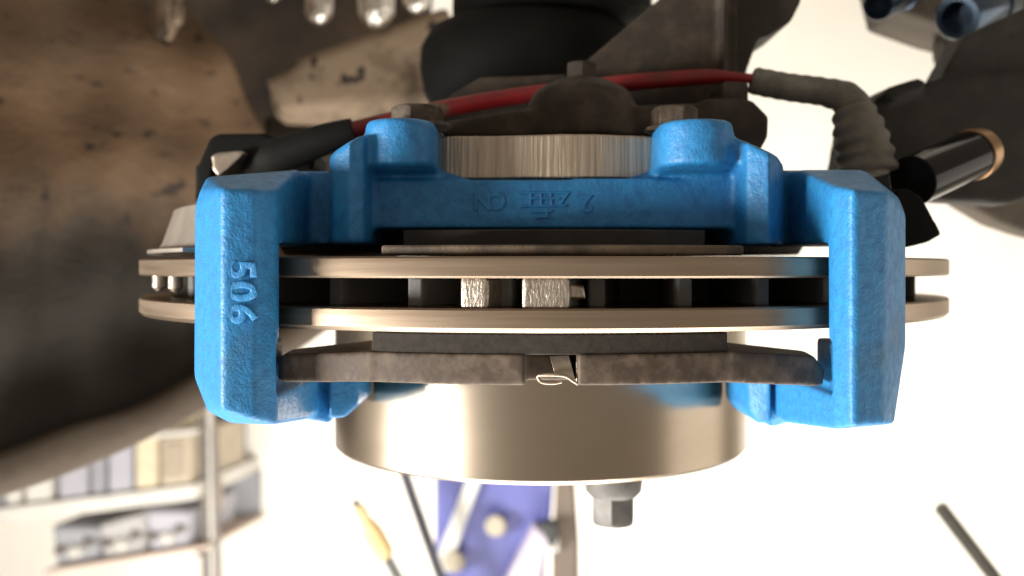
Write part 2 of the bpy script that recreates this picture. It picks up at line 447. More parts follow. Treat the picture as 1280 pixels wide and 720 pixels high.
# bridge
BY = 0.2665
hull(b, [q(440, 224, BY), q(600, 227, BY), q(740, 228, BY), q(950, 222, BY), q(440, 285, BY), q(950, 286, BY)] +
        [Vector((X_(px, BY), 0.305, z)) for px in (440, 950) for z in (0.0105, 0.0215)])
hull(b, [q(540, 209, 0.273), q(575, 220, 0.270), q(600, 228, 0.2672), q(450, 228, 0.2672), q(450, 205, 0.273), Vector((-0.042, 0.305, 0.028)), Vector((-0.022, 0.305, 0.028)), Vector((-0.042, 0.305, 0.02)), Vector((-0.01, 0.305, 0.02))])
hull(b, [q(822, 211, 0.273), q(790, 222, 0.270), q(760, 229, 0.2672), q(940, 229, 0.2672), q(940, 205, 0.273), Vector((0.066, 0.305, 0.028)), Vector((0.042, 0.305, 0.028)), Vector((0.066, 0.305, 0.02)), Vector((0.03, 0.305, 0.02))])
# bosses
BL = (X_(501, 0.264), 0.264); BR = (X_(869, 0.264), 0.264)
hull(b, ring_pts(BL, 0.0100, 0.0275) + ring_pts(BL, 0.0097, 0.0385) + ring_pts(BL, 0.0090, 0.0402) +
        [Vector((BL[0] + s * 0.011, 0.305, z)) for s in (-1, 1) for z in (0.022, 0.036)])
hull(b, [q(455, 168, 0.258), q(440, 178, 0.258), q(456, 205, 0.258), q(440, 205, 0.258), Vector((-0.042, 0.305, 0.036)), Vector((-0.028, 0.30, 0.036)), Vector((-0.028, 0.30, 0.028))])
hull(b, ring_pts(BR, 0.0110, 0.0275) + ring_pts(BR, 0.0103, 0.0382) + ring_pts(BR, 0.0097, 0.0398) +
        [Vector((BR[0] + s * 0.012, 0.305, z)) for s in (-1, 1) for z in (0.022, 0.036)])
hull(b, [q(915, 170, 0.258), q(940, 178, 0.258), q(915, 205, 0.258), q(940, 205, 0.258), Vector((0.066, 0.305, 0.034)), Vector((0.048, 0.30, 0.036)), Vector((0.048, 0.30, 0.028))])
# feet
hull(b, [q(411, 470, 0.286), q(448, 470, 0.290), q(448, 506, 0.290), q(430, 523, 0.288), q(411, 524, 0.286)] +
        [Vector((X_(px, 0.289), 0.318, Z_(py, 0.289))) for px, py in ((411, 470), (448, 470), (448, 506), (430, 523), (411, 524))])
hull(b, [Vector((XL - 0.006, 0.283, -0.031)), Vector((XL - 0.006, 0.283, -0.045)), q(412, 475, 0.294), q(412, 531, 0.292), Vector((XL - 0.006, 0.318, -0.031)), Vector((XL - 0.006, 0.318, -0.045)), Vector((-0.0545, 0.318, -0.031)), Vector((-0.0545, 0.318, -0.045))])
hull(b, [q(933, 470, 0.290), q(964, 470, 0.286), q(964, 531, 0.286), q(948, 530, 0.288), q(936, 515, 0.290)] +
        [Vector((X_(px, 0.29), 0.322, Z_(py, 0.29))) for px, py in ((933, 470), (964, 470), (964, 531), (948, 530), (936, 515))])
hull(b, [Vector((XR + 0.006, 0.289, -0.031)), Vector((XR + 0.006, 0.289, -0.047)), q(962, 475, 0.296), q(962, 536, 0.294), Vector((XR + 0.006, 0.322, -0.031)), Vector((XR + 0.006, 0.322, -0.047)), Vector((0.077, 0.322, -0.031)), Vector((0.077, 0.322, -0.047))])
# slot for the disc and pockets for the pads
cut = [bmesh.new(), bmesh.new(), bmesh.new()]
hull(cut[0], ring_pts(C, R + 0.0026, 0.0062, 160) + ring_pts(C, R + 0.0026, -0.0190, 160))
hull(cut[1], [Vector((x, y, z)) for x in (XL - 0.0034, XR + 0.0026) for y in (0.2385, 0.36) for z in (-0.0318, -0.0185)])
hull(cut[2], [Vector((x, y, z)) for x in (-0.12, 0.14) for y in (0.2575, 0.36) for z in (-0.0290, -0.0185)])
bme = cast_mesh(b, 0.00062, cut=cut, smooth=7, factor=0.5)
def breg(c):
    if c.x < XL + 0.0012 and c.z < 0.05: return ('arm', 0)
    if c.x > XR - 0.0012: return ('arm', 1)
    if c.z < -0.015: return ('foot', 0 if c.x < 0 else 1)
    if math.hypot(c.x - BL[0], c.y - BL[1]) < 0.0118 and c.z > 0.0285: return ('mounting_boss', 0)
    if math.hypot(c.x - BR[0], c.y - BR[1]) < 0.0122 and c.z > 0.0285: return ('mounting_boss', 1)
    return ('bridge', 0)
bparts = split_parts(bme, breg, M['blue'], brk)
arm_left = bparts[('arm', 0)]; bridge = bparts[('bridge', 0)]
# raised casting marks
for s, py in (('5', 337), ('0', 364), ('6', 392)):
    t = text_bm(s, 0.0094, 0.00008, 0.00048, (0, 0, -1), (1, 0, 0), q(301, py, 0.2311))
    part('raised_digit', t, M['blue'], arm_left, smooth=60)
for s, px, py in (('C', 622, 251), ('N', 603, 251), ('2', 733, 254)):
    t = text_bm(s, 0.0066, 0.00016, 0.00024, (-1, 0, 0), (0, 0, -1), q(px, py, BY))
    part('raised_letter', t, M['blue'], bridge, smooth=60)
def bar(px0, py0, px1, py1, w_=0.00045):
    bm_ = bmesh.new(); rod(bm_, q(px0, py0, BY), q(px1, py1, BY), w_, 8)
    part('raised_mark', bm_, M['blue'], bridge, smooth=60)
for a in ((650, 241, 712, 241), (663, 248, 700, 248), (651, 258, 708, 257), (664, 242, 663, 257), (676, 242, 677, 258), (688, 242, 690, 257),
          (710, 242, 700, 256), (664, 265, 690, 264), (670, 272, 686, 271), (683, 262, 684, 271)):
    bar(*a)

# ================================================================== brake pads
def arc_plate(bm, a_px, b_px, ro, ri, z0, z1, n=40):
    A, B = ang(a_px), ang(b_px)
    for i in range(n):
        t0 = A + (B - A) * i / n; t1 = A + (B - A) * (i + 1) / n
        vs = []
        for (r, z) in ((ro, z0), (ro, z1), (ri, z1), (ri, z0)):
            vs.append((Vector((DX + r * math.cos(t0), DY + r * math.sin(t0), z)), Vector((DX + r * math.cos(t1), DY + r * math.sin(t1), z))))
        f = [[bm.verts.new(v[k]) for v in vs] for k in (0, 1)]
        for j in range(4):
            bm.faces.new((f[0][j], f[0][(j + 1) % 4], f[1][(j + 1) % 4], f[1][j]))
        if i == 0: bm.faces.new(f[0][::-1])
        if i == n - 1: bm.faces.new(f[1])
    bmesh.ops.remove_doubles(bm, verts=bm.verts, dist=1e-6)
PZ0, PZ1 = -0.0284, -0.0209
def fy(px): return DY + (R - 0.0021) * math.sin(ang(px))
pad = thing('brake_pad', (DX, 0.28, PZ0), 'brown outer brake pad between the bracket feet, under the disc', 'brake pad')
bm = bmesh.new()
arc_plate(bm, 462, 656, R - 0.0022, 0.088, PZ0, PZ1)
arc_plate(bm, 723, 917, R - 0.0022, 0.088, PZ0, PZ1)
arc_plate(bm, 640, 740, R - 0.0115, 0.089, PZ0 + 0.0002, PZ1 - 0.0002, 12)
hull(bm, [q(347, 450, 0.2455), q(347, 474, 0.2455), q(354, 443, 0.243), q(353, 478, 0.243), q(466, 439, fy(466)), q(466, 478, fy(466)),
          Vector((-0.0606, 0.262, PZ0 - 0.0005)), Vector((-0.0606, 0.262, PZ1 - 0.0016)), Vector((-0.040, 0.275, PZ0)), Vector((-0.040, 0.275, PZ1))])
hull(bm, [q(1031, 462, 0.2455), q(1029, 482, 0.2455), q(1017, 445, 0.243), q(1022, 483, 0.2425), q(913, 439, fy(913)), q(913, 479, fy(913)),
          Vector((0.0802, 0.262, PZ0 - 0.0008)), Vector((0.0802, 0.262, PZ1 - 0.002)), Vector((0.056, 0.275, PZ0 - 0.0004)), Vector((0.056, 0.275, PZ1))])
cast_part('backing_plate', bm, 0.0006, M['backing'], pad, smooth=4)
bm = bmesh.new(); arc_plate(bm, 460, 915, R - 0.0030, 0.090, PZ1 - 0.0002, ZB - 0.0003)
part('friction_material', bm, M['friction'], pad, bevel=0.0004)
clip = bmesh.new()
tube(clip, [q(672, 470, 0.2300), q(688, 468.5, 0.2288), q(706, 470, 0.2288), q(716, 476, 0.2292), q(722, 480, 0.2310)], 0.00045, n=10)
tube(clip, [q(672, 470, 0.2300), q(676, 477, 0.2296), q(690, 479, 0.2294), q(702, 477, 0.2298)], 0.00045, n=10)
rod(clip, q(722, 480, 0.2310), q(723, 452, 0.2312), 0.0006, 10)
hull(clip, [q(687, 445, 0.2320), q(711, 444, 0.2320), q(719, 474, 0.2298), q(694, 469, 0.2302), q(687, 445, 0.2400), q(711, 444, 0.2400), q(719, 474, 0.2390), q(694, 469, 0.2390)])
hull(clip, [q(716, 425, 0.2310), q(728, 424, 0.2310), q(732, 434, 0.2308), q(722, 436, 0.2308), q(716, 425, 0.2335), q(728, 424, 0.2335), q(732, 434, 0.2335), q(722, 436, 0.2335)])
part('spring_clip', clip, M['clip'], pad, bevel=0.0002)
ipad = thing('brake_pad', (DX, 0.28, ZT), 'dusty inner brake pad in shadow under the blue bracket bridge', 'brake pad')
bm = bmesh.new(); arc_plate(bm, 470, 938, R - 0.0036, 0.090, ZT + 0.0003, 0.00545)
part('friction_material', bm, M['friction_tan'], ipad, bevel=0.0006)
bm = bmesh.new(); arc_plate(bm, 452, 944, R - 0.024, 0.090, 0.0056, 0.0100)
part('backing_plate', bm, M['darkarm'], ipad, bevel=0.0004)  # blacker than the outer plate: shade of the recess put into the colour
# ================================================================== wheel nut
nut = thing('wheel_nut', (X_(767, 0.32), 0.321, -0.0880), 'grey hex wheel nut with round collar under the disc hat', 'nut')
NC = (X_(767, 0.32), 0.321)
bm = bmesh.new(); lathe(bm, [(0.0, HZ - 0.0002), (0.0100, HZ - 0.0002), (0.0102, HZ - 0.0012), (0.0094, HZ - 0.0078), (0.0078, HZ - 0.0096), (0.0, HZ - 0.0096)][1:5] + [(0.004, HZ - 0.0096), (0.004, HZ - 0.0002)], NC, 48)
part('collar', bm, M['bolt'], nut)
bm = bmesh.new()
hull(bm, ring_pts(NC, 0.0077, HZ - 0.0092, 6, 0.35) + ring_pts(NC, 0.0077, HZ - 0.0175, 6, 0.35) + ring_pts(NC, 0.0066, HZ - 0.0190, 24))
part('hex_head', bm, M['bolt'], nut, bevel=0.0004)

# ================================================================== adapter plate and its bolts
pl = []
for px, Y in ((546, 0.274), (560, 0.272), (620, 0.2715), (665, 0.2695), (700, 0.2675), (745, 0.2680), (775, 0.2700), (822, 0.2725)):
    pl.append(Vector((X_(px, Y), Y, 0)))
bm = bmesh.new()
z0, z1 = Z_(223, 0.270), Z_(169, 0.270)
fr = [Vector((p.x, p.y, z)) for z in (z0, z1) for p in pl]
n = len(pl)
back = [Vector((pl[-1].x, 0.325, 0)), Vector((pl[0].x, 0.325, 0))]
vb = [bm.verts.new((p.x, p.y, z0)) for p in pl + back]; vt = [bm.verts.new((p.x, p.y, z1)) for p in pl + back]
for i in range(len(vb)):
    j = (i + 1) % len(vb); bm.faces.new((vb[i], vb[j], vt[j], vt[i]))
bm.faces.new(vb[::-1]); bm.faces.new(vt)
o = part('adapter_plate', bm, M['milled'], smooth=40, bevel=0.0005)
tag(o, 'bare sawn aluminium adapter plate between the blue mounting bosses', 'plate')
def hexbolt(name, c, z0, zw, z1, r, m, label, cat='bolt', ph=0.2, group=None):
    t = thing(name, (c[0], c[1], z0), label, cat, group)
    bm = bmesh.new(); hull(bm, ring_pts(c, r * 1.28, z0, 32) + ring_pts(c, r * 1.22, zw, 32)); part('washer', bm, m, t, bevel=0.0003)
    bm = bmesh.new(); hull(bm, ring_pts(c, r, zw - 0.0003, 6, ph) + ring_pts(c, r, z1 - 0.0008, 6, ph) + ring_pts(c, r * 0.86, z1, 24)); part('hex_head', bm, m, t, bevel=0.0004)
hexbolt('hex_bolt', (X_(522, 0.276), 0.276), Z_(158, 0.272), Z_(153, 0.272), Z_(131, 0.272), 0.0078, M['rustbolt'], 'rusty hex bolt head behind the mounting boss nearer the 506 arm', ph=0.35)
hexbolt('hex_bolt', (X_(843, 0.276), 0.276), Z_(162, 0.272), Z_(157, 0.272), Z_(132, 0.272), 0.0068, M['rustbolt'], 'grey brown hex bolt head behind the mounting boss nearer the conduit', ph=0.75)

# ================================================================== knuckle
kn = thing('steering_knuckle', (0.03, 0.33, 0.0385), 'dark rusty cast steering knuckle above the adapter plate', 'knuckle')
KD = (X_(727, 0.303), 0.303)
bm = bmesh.new()
hull(bm, ring_pts(KD, 0.0190, 0.0400) + ring_pts(KD, 0.0178, 0.0500) + ring_pts(KD, 0.0150, 0.0555) + ring_pts(KD, 0.0085, 0.0590))
slab(bm, [(552, 170), (552, 152), (640, 138), (870, 128), (872, 170)], 0.292, 0.36)
slab(bm, [(545, 160), (560, 120), (600, 96), (710, 92), (720, 160)], 0.33, 0.39)
cast_part('flange', bm, 0.0009, M['knuckle'], kn, smooth=5)
bm = bmesh.new()
slab(bm, [(650, 158), (690, 112), (790, 68), (850, 0), (880, -50), (922, -50), (922, 105), (912, 160)], 0.335, 0.38)
slab(bm, [(903, -50), (911, -50), (909, 96), (902, 100)], 0.331, 0.345)
cast_part('arm', bm, 0.001, M['knuckle'], kn, smooth=6)
bm = bmesh.new()
slab(bm, [(890, -50), (1005, -50), (1003, 0), (990, 26), (962, 44), (890, 62)], 0.345, 0.385)
slab(bm, [(880, 40), (948, 50), (930, 70), (922, 100), (921, 125), (880, 125)], 0.345, 0.385)
cast_part('arm_web', bm, 0.001, M['web'], kn, smooth=7)
bm = bmesh.new()
slab(bm, [(858, 132), (890, 122), (940, 124), (950, 134), (962, 146), (960, 172), (952, 186), (925, 190), (858, 178)], 0.296, 0.335)
slab(bm, [(905, 100), (936, 102), (937, 130), (905, 130)], 0.306, 0.33)
cast_part('lug', bm, 0.0009, M['knuckle'], kn, smooth=5)
hexbolt('hex_bolt', KD, 0.0586, 0.0594, Z_(75, KD[1] - 0.005), 0.0052, M['knuckle'], 'dark bolt head on top of the knuckle dome', ph=0.5)
# rubber boot above
bt = thing('rubber_boot', (X_(660, 0.43), 0.43, Z_(140, 0.43)), 'black rubber bellows boot above the knuckle', 'boot')
BC = (X_(662, 0.432), 0.432)
bm = bmesh.new()
prof = [(0.004, Z_(140, .43)), (0.0440, Z_(136, .43)), (0.0475, Z_(118, .43)), (0.0495, Z_(88, .43)), (0.0490, Z_(62, .43)), (0.0450, Z_(42, .43)), (0.0370, Z_(30, .43)), (0.004, Z_(28, .43))]
lathe(bm, prof, BC, 72); part('bellows', bm, M['rubber'], bt, smooth=70)
bm = bmesh.new()
BC2 = (X_(690, 0.432), 0.432)
lathe(bm, [(0.004, Z_(36, .43)), (0.0400, Z_(33, .43)), (0.0450, Z_(18, .43)), (0.0448, Z_(-20, .43)), (0.040, Z_(-45, .43)), (0.004, Z_(-45, .43))], BC2, 72)
part('collar', bm, M['rubber'], bt, smooth=50)

# ================================================================== brake line / sensor lead
cab = thing('sensor_cable', (0.0, 0.315, 0.045), 'red cable running behind the knuckle dome from black sleeve to grey conduit', 'cable')
bm = bmesh.new()
tube(bm, [q(425, 166, .308), q(470, 155, .312), q(550, 137, .316), q(640, 121, .324), (q(715, 112, .327)), q(790, 103, .324), q(880, 96, .322), q(912, 96, .320), q(945, 99, .318)],
     [.0026, .0028, .0029, .0029, .0029, .0029, .0027, .0018, .0016], n=18)
part('red_sleeve', bm, M['red'], cab, smooth=60)
bm = bmesh.new()
tube(bm, [q(312, 203, .318), q(330, 200, .315), q(348, 195, .312), q(400, 176, .309), q(442, 163, .308)], [.0052, .0058, .0060, .0052, .0040], n=20)
part('black_sleeve', bm, M['rubber'], cab, smooth=60)
bm = bmesh.new()
tube(bm, [q(940, 100, .318), q(948, 102, .318), q(985, 109, .318), q(1030, 115, .317), q(1058, 124, .315), q(1070, 143, .313), q(1074, 168, .311)],
     [.0040, .0046, .0046, .0047, .0056, .0058, .0062], n=24, sub=14, ripple=(0.025, 0.0042))
part('conduit', bm, M['conduit'], cab, smooth=70)
bm = bmesh.new()
tube(bm, [q(1066, 138, .313), q(1074, 165, .311), q(1080, 190, .310), q(1084, 216, .309)], [.0064, .0082, .0088, .0094], n=28, sub=16, ripple=(0.06, 0.0048))
part('ribbed_boot', bm, M['conduit'], cab, smooth=70)
# left cap with metal heat shield
cap = thing('rubber_grommet', (X_(300, .33), 0.33, Z_(240, .33)), 'black rubber grommet with a shiny metal lip beside the arm numbered 506', 'grommet')
bm = bmesh.new()
slab(bm, [(262, 172), (272, 167), (330, 166), (352, 176), (352, 196), (262, 196)], 0.322, 0.36)
slab(bm, [(262, 172), (268, 200), (262, 245), (243, 248), (244, 214), (254, 190)], 0.322, 0.35)
slab(bm, [(243, 205), (320, 200), (320, 262), (243, 258)], 0.332, 0.36)
slab(bm, [(352, 178), (352, 208), (392, 212), (392, 192)], 0.325, 0.35)
cast_part('cover', bm, 0.0009, M['rubber'], cap, smooth=5)
bm = bmesh.new()
slab(bm, [(263, 194), (272, 190), (302, 188), (306, 192), (285, 212), (272, 221), (265, 212)], 0.3060, 0.3215)
cast_part('metal_lip', bm, 0.0006, M['clip'], cap, smooth=10)

# ================================================================== dust shield and rubber flap
ds = thing('dust_shield', (DX, DY, 0.0035), 'pale zinc dust shield edge between wheel arch and disc rim', 'dust shield')
bm = bmesh.new()
lathe(bm, [(0.1425, 0.0045), (0.1425, 0.0056), (0.1390, 0.0058), (0.1375, 0.0085), (0.1340, 0.0190), (0.1250, 0.0225), (0.1250, 0.0212), (0.1330, 0.0180), (0.1364, 0.0082), (0.1385, 0.0045)], C, 60, math.radians(140), math.radians(222))
part('rim_flange', bm, M['shield'], ds, smooth=40)
bm = bmesh.new()
lathe(bm, [(0.040, 0.0045), (0.0965, 0.0045), (0.0980, 0.0070), (0.0965, 0.0200), (0.0850, 0.0240), (0.040, 0.0240)], C, 120)
part('dish', bm, M['darkarm'], ds, smooth=40)
bm = bmesh.new()
slab(bm, [(1120, 236), (1136, 236), (1152, 246), (1159, 258), (1160, 266), (1167, 276), (1176, 290), (1176, 294), (1160, 303), (1136, 309), (1120, 309)], 0.285, 0.291)
o = cast_part('rubber_flap', bm, 0.0006, M['rubber'], None, smooth=3)
tag(o, 'torn black rubber flap beside the unnumbered bracket arm', 'rubber flap')

# ================================================================== suspension arm and fittings, far side
sa = thing('suspension_arm', (X_(1190, .37), 0.37, Z_(300, .37)), 'dark dirty suspension arm with a slot, beyond the ribbed conduit boot', 'suspension arm')
bm = bmesh.new()
slab(bm, [(1048, 218), (1058, 160), (1090, 130), (1108, 116), (1180, 96), (1310, 85), (1310, 240), (1262, 256), (1200, 246), (1110, 246)], 0.345, 0.360)
slab(bm, [(1104, 118), (1112, 108), (1148, 97), (1156, 98), (1160, 110), (1120, 126)], 0.338, 0.36)
slab(bm, [(1175, 100), (1186, 84), (1197, 60), (1206, 46), (1262, 34), (1252, 58), (1252, 110)], 0.346, 0.362)
slab(bm, [(1200, 52), (1206, 44), (1262, 22), (1310, -4), (1310, 26), (1268, 33)], 0.346, 0.362)
slab(bm, [(1279, 36), (1264, 52), (1252, 56), (1245, 110), (1310, 110), (1310, 24)], 0.346, 0.362)
cast_part('arm_body', bm, 0.0011, M['darkarm'], sa, smooth=5)
bm = bmesh.new()
slab(bm, [(1195, 250), (1250, 236), (1310, 225), (1310, 300), (1280, 292), (1245, 280)], 0.42, 0.435)
o = cast_part('lower_link', bm, 0.0013, M['greyarm'], None, smooth=6)
tag(o, 'grey brown link below the dark suspension arm', 'link')
bm = bmesh.new()
slab(bm, [(1110, -40), (1124, 14), (1150, 19), (1192, 38), (1215, 44), (1310, 2), (1310, -40)], 0.44, 0.48)
slab(bm, [(1181, 46), (1186, 38), (1212, 36), (1196, 74), (1184, 80)], 0.44, 0.455)
o = cast_part('upper_link', bm, 0.0013, M['greyarm'], None, smooth=6)
tag(o, 'dusty tan link holding two dark plated sockets', 'link')
def socket(label, a, b, r, group='dark plated sockets'):
    t = thing('socket', a, label, 'socket')
    a = Vector(a); b = Vector(b); d = (b - a).normalized()
    bm = bmesh.new()
    u = Vector((0, 0, 1)); u = (u - d * u.dot(d)).normalized(); v = d.cross(u)
    prof = [(0.0, r * .9), (0.0, r), ((b - a).length, r * 1.0), ((b - a).length, r * .95), ((b - a).length - .0002, r * .72), (0.010, r * .70), (0.010, 0.0003)]
    prof = [(0.0, r * .70), (0.0, r * .94), (0.0008, r), ((b - a).length, r), ((b - a).length, 0.0004), (0.012, 0.0004), (0.012, r * .68)]
    rows = []
    for i in range(32):
        an = 2 * PI * i / 32
        rows.append([bm.verts.new(a + d * s + rr * (math.cos(an) * u + math.sin(an) * v)) for s, rr in prof])
    for i in range(32):
        A, B = rows[i], rows[(i + 1) % 32]
        for j in range(len(prof)):
            bm.faces.new((A[j], B[j], B[(j + 1) % len(prof)], A[(j + 1) % len(prof)]))
    part('barrel', bm, M['socket'], t, smooth=40)
    bm = bmesh.new(); rod(bm, b - d * 0.002, b + d * 0.010, r * 1.12, 32); part('flange', bm, M['socket'], t, bevel=0.0006)
socket('small dark plated socket at the free end of the tan link', q(1097, 7, .40), q(1128, -8, .425), 0.0066)
socket('large dark plated socket above the dark suspension arm', q(1196, 22, .385), q(1238, 6, .41), 0.0092)
gs = thing('glossy_bushing', q(1138, 250, .312), 'glossy black cylinder with a brass ring on the suspension arm', 'bushing')
bm = bmesh.new(); rod(bm, q(1140, 226, .305), q(1214, 194, .325), 0.0082, 48); part('sleeve', bm, M['chrome'], gs, bevel=0.0004)
for k, (t0, t1, r) in enumerate(((0.0, 0.010, 0.0088), (0.0102, 0.018, 0.0083))):
    d = (q(1214, 194, .325) - q(1140, 226, .305)).normalized(); p = q(1213, 194.4, .3247)
    bm = bmesh.new(); rod(bm, p + d * t0 * .35, p + d * t1 * .35, r, 48); part('brass_ring', bm, M['brass'], gs, bevel=0.0003)

# ================================================================== wheel arch liner
RL = 0.345
def liner_pt(th, s):
    """th: angle round the wheel axis; s: 0 at the lower lip .. 1 at the top"""
    p = Vector((DX + RL * math.cos(th), DY + RL * math.sin(th), 0))
    k = CX + FPX * p.x / max(p.y, 0.05)
    if k > -150:
        zb = Z_(601 - 0.30 * k - 0.00047 * k * k, p.y)
    else:                                  # unseen stretch added to shade the rear; lip raised to pass low light
        f = min(1.0, (-150 - k) / 260)
        zb = -0.118 + 0.118 * f * f * (3 - 2 * f)
    zt = 0.26
    p.z = zb + (zt - zb) * s
    rad = Vector((DX - p.x, DY - p.y, 0)).normalized()
    u = th * 40
    bulge = 0.009 * math.sin(s * 9 + u * .10) + 0.005 * math.sin(u * .9 + s * 5) + 0.0035 * math.sin(s * 31 + 0.6 * math.sin(u * .5))
    lip = 0.016 * math.exp(-(s / 0.035) ** 2)
    return p + rad * (bulge * min(1, s * 8) + lip), k
bm = bmesh.new()
NT = 110
ss = [0, .008, .016, .026, .038, .052, .07] + [0.09 + 0.91 * i / 52 for i in range(53)]
def rear_edge(s_):
    # angle at which the sheet ends at this height (its rear edge curves away)
    th = math.radians(100)
    while th < math.radians(170):
        p, k = liner_pt(th, s_)
        py = HY - p.z / p.y * FPX
        lim = 236 + max(0, py) * 0.58 if py < 150 else 322 + (py - 150) * 0.9
        if k <= lim: break
        th += math.radians(0.05)
    return th
TE = [rear_edge(s_) for s_ in ss]
grid = []
for i in range(NT + 1):
    grid.append([bm.verts.new(liner_pt(TE[j] + (math.radians(212) - TE[j]) * i / NT, s_)[0]) for j, s_ in enumerate(ss)])
for i in range(NT):
    for j in range(len(ss) - 1):
        bm.faces.new((grid[i][j], grid[i + 1][j], grid[i + 1][j + 1], grid[i][j + 1]))
bmesh.ops.delete(bm, geom=[v for v in bm.verts if not v.link_faces], context='VERTS')
wl = thing('wheel_arch_liner', (DX - RL, DY, -0.12), 'large brown dusty wheel arch liner curving round the disc', 'arch liner')
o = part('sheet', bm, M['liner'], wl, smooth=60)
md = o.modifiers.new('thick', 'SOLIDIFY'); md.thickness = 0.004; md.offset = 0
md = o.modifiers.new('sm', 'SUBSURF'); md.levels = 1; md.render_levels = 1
bm = bmesh.new()
rows = []
for i in range(NT + 1):
    th = TE[0] + (math.radians(212) - TE[0]) * i / NT
    p0, k = liner_pt(th, 0.0)
    rad = Vector((DX - p0.x, DY - p0.y, 0)).normalized()
    w_ = 0.021 + 0.002 * math.sin(i * .35)
    prof = [(0.0035, -0.0030), (0.0065, 0.0), (0.0070, w_ * .4), (0.0050, w_ * .85), (0.0015, w_), (-0.010, w_ * .9), (-0.012, -0.0020)]
    rows.append([bm.verts.new(p0 + rad * a_ + Vector((0, 0, b_))) for a_, b_ in prof])
for i in range(NT):
    for j in range(7):
        bm.faces.new((rows[i][j], rows[i + 1][j], rows[i + 1][(j + 1) % 7], rows[i][(j + 1) % 7]))
bm.faces.new(rows[0]); bm.faces.new(rows[-1][::-1])
part('rolled_lip', bm, M['lip'], wl, smooth=70)
# bracket on the liner
ib = thing('liner_strut', q(212, 45, .60), 'small dusty metal strut hanging at the top of the wheel arch liner', 'strut')
bm = bmesh.new(); slab(bm, [(193, -40), (216, -40), (212, 30), (203, 46), (197, 40)], 0.60, 0.615)
slab(bm, [(218, -40), (224, -40), (223, 26), (216, 30)], 0.60, 0.61)
part('strap', bm, M['beam'], ib, bevel=0.002)
bm = bmesh.new(); rod(bm, q(203, 40, .607), q(203, 40, .590), 0.004, 20); part('screw', bm, M['rustbolt'], ib, bevel=0.0006)
# inner panel, beam and caps
bm = bmesh.new()
slab(bm, [(180, -70), (540, -70), (515, 40), (515, 230), (180, 230)], 0.76, 0.80)
o = part('inner_panel', bm, M['panel'], smooth=0, bevel=0.004)
tag(o, 'dark brown body panel behind the arch liner', 'body panel')
bt2 = thing('frame_beam', q(440, 190, .64), 'tan dusty frame beam left of the black rubber boot', 'beam')
bm = bmesh.new()
slab(bm, [(330, 98), (375, 70), (498, 28), (560, 5), (580, 128), (480, 128), (345, 140)], 0.62, 0.72)
slab(bm, [(335, 120), (580, 112), (580, 150), (490, 155), (345, 150)], 0.635, 0.72)
cast_part('beam_body', bm, 0.0035, M['beam'], bt2, smooth=6)
bm = bmesh.new(); slab(bm, [(330, 146), (580, 140), (580, 185), (330, 190)], 0.655, 0.72)
part('lower_flange', bm, M['panel'], bt2, bevel=0.003)
for px, py, r, lab in ((399, 32, 17, 'silver cap hanging over the dark body panel'), (470, 36, 23, 'largest silver cap hanging over the frame beam'), (520, 18, 17, 'silver cap nearest the black rubber boot'), (342, 4, 10, 'small silver cap tip at the top edge over the body panel')):
    Y = 0.60; rr = r / FPX * Y
    c = (X_(px, Y), Y); zb = Z_(py, Y)
    bm = bmesh.new()
    lathe(bm, [(0.0004, zb), (rr * .45, zb + rr * .12), (rr * .8, zb + rr * .42), (rr * .97, zb + rr * .85), (rr, zb + rr * 1.6), (rr * 1.02, zb + rr * 3), (rr * 1.02, zb + 0.09), (0.0004, zb + 0.09)], c, 40)
    o = part('silver_cap', bm, M['foil'], smooth=60); tag(o, lab, 'cap')

# ================================================================== background: tool rack and leaning tools
KY = 1.50
def RY(px): return KY / (1 - 0.1 * px / 250)
def ry(k, px): return HY + k * (1 - 0.1 * px / 250)
DIRV = Vector((0.20, 0.98, 0))
def rprism(bm, x0, x1, k0, k1, depth, proud=0.0):
    a = [q(x, ry(k, x), RY(x)) for x in (x0, x1) for k in (k0, k1)]
    a = [p - DIRV * proud for p in a]
    hull(bm, a + [p + DIRV * depth for p in a])
rk = thing('tool_rack', q(130, 334 + 365, 1.55), 'pale tool rack under the wheel arch liner, glare washed into its colours', 'rack')
rk.location.z = -0.70; ROOT[rk] = Vector(rk.location)
mw = flat('rack_enamel', (0.47, 0.445, 0.405)); mg = flat('grey_plastic', (0.20, 0.20, 0.215)); mt = flat('tan_card', (0.36, 0.30, 0.22))  # pale tones put the washed-out glare into the colours
mc = flat('cream_card', (0.45, 0.385, 0.26)); ml = flat('lilac_plastic', (0.28, 0.272, 0.30)); mb = flat('dark_gap_plastic', (0.16, 0.16, 0.20))
mbr = flat('brown_tube', (0.12, 0.10, 0.085)); mp_ = flat('peach_plastic', (0.50, 0.40, 0.33))
bm = bmesh.new(); rprism(bm, -120, 244, 301, 322, 0.26); part('shelf', bm, mw, rk, bevel=0.003)
bm = bmesh.new(); rprism(bm, 52, 262, 388, 394, 0.22); part('shelf', bm, mp_, rk, bevel=0.003)
bm = bmesh.new(); rprism(bm, 239, 246, 232, 520, 0.02, -0.272); part('post', bm, mw, rk, bevel=0.003)
bm = bmesh.new(); rprism(bm, -110, -98, 200, 500, 0.03, 0.004); part('post', bm, mw, rk, bevel=0.003)
bm = bmesh.new(); rprism(bm, -120, 250, 205, 302, 0.01, -0.262); part('back_panel', bm, mg, rk)
bm = bmesh.new(); rprism(bm, 56, 250, 320, 390, 0.01, -0.225); part('back_panel', bm, mg, rk)
bm = bmesh.new(); rprism(bm, 160, 246, 224, 231, 0.02, 0.006); part('rail', bm, mw, rk, bevel=0.002)
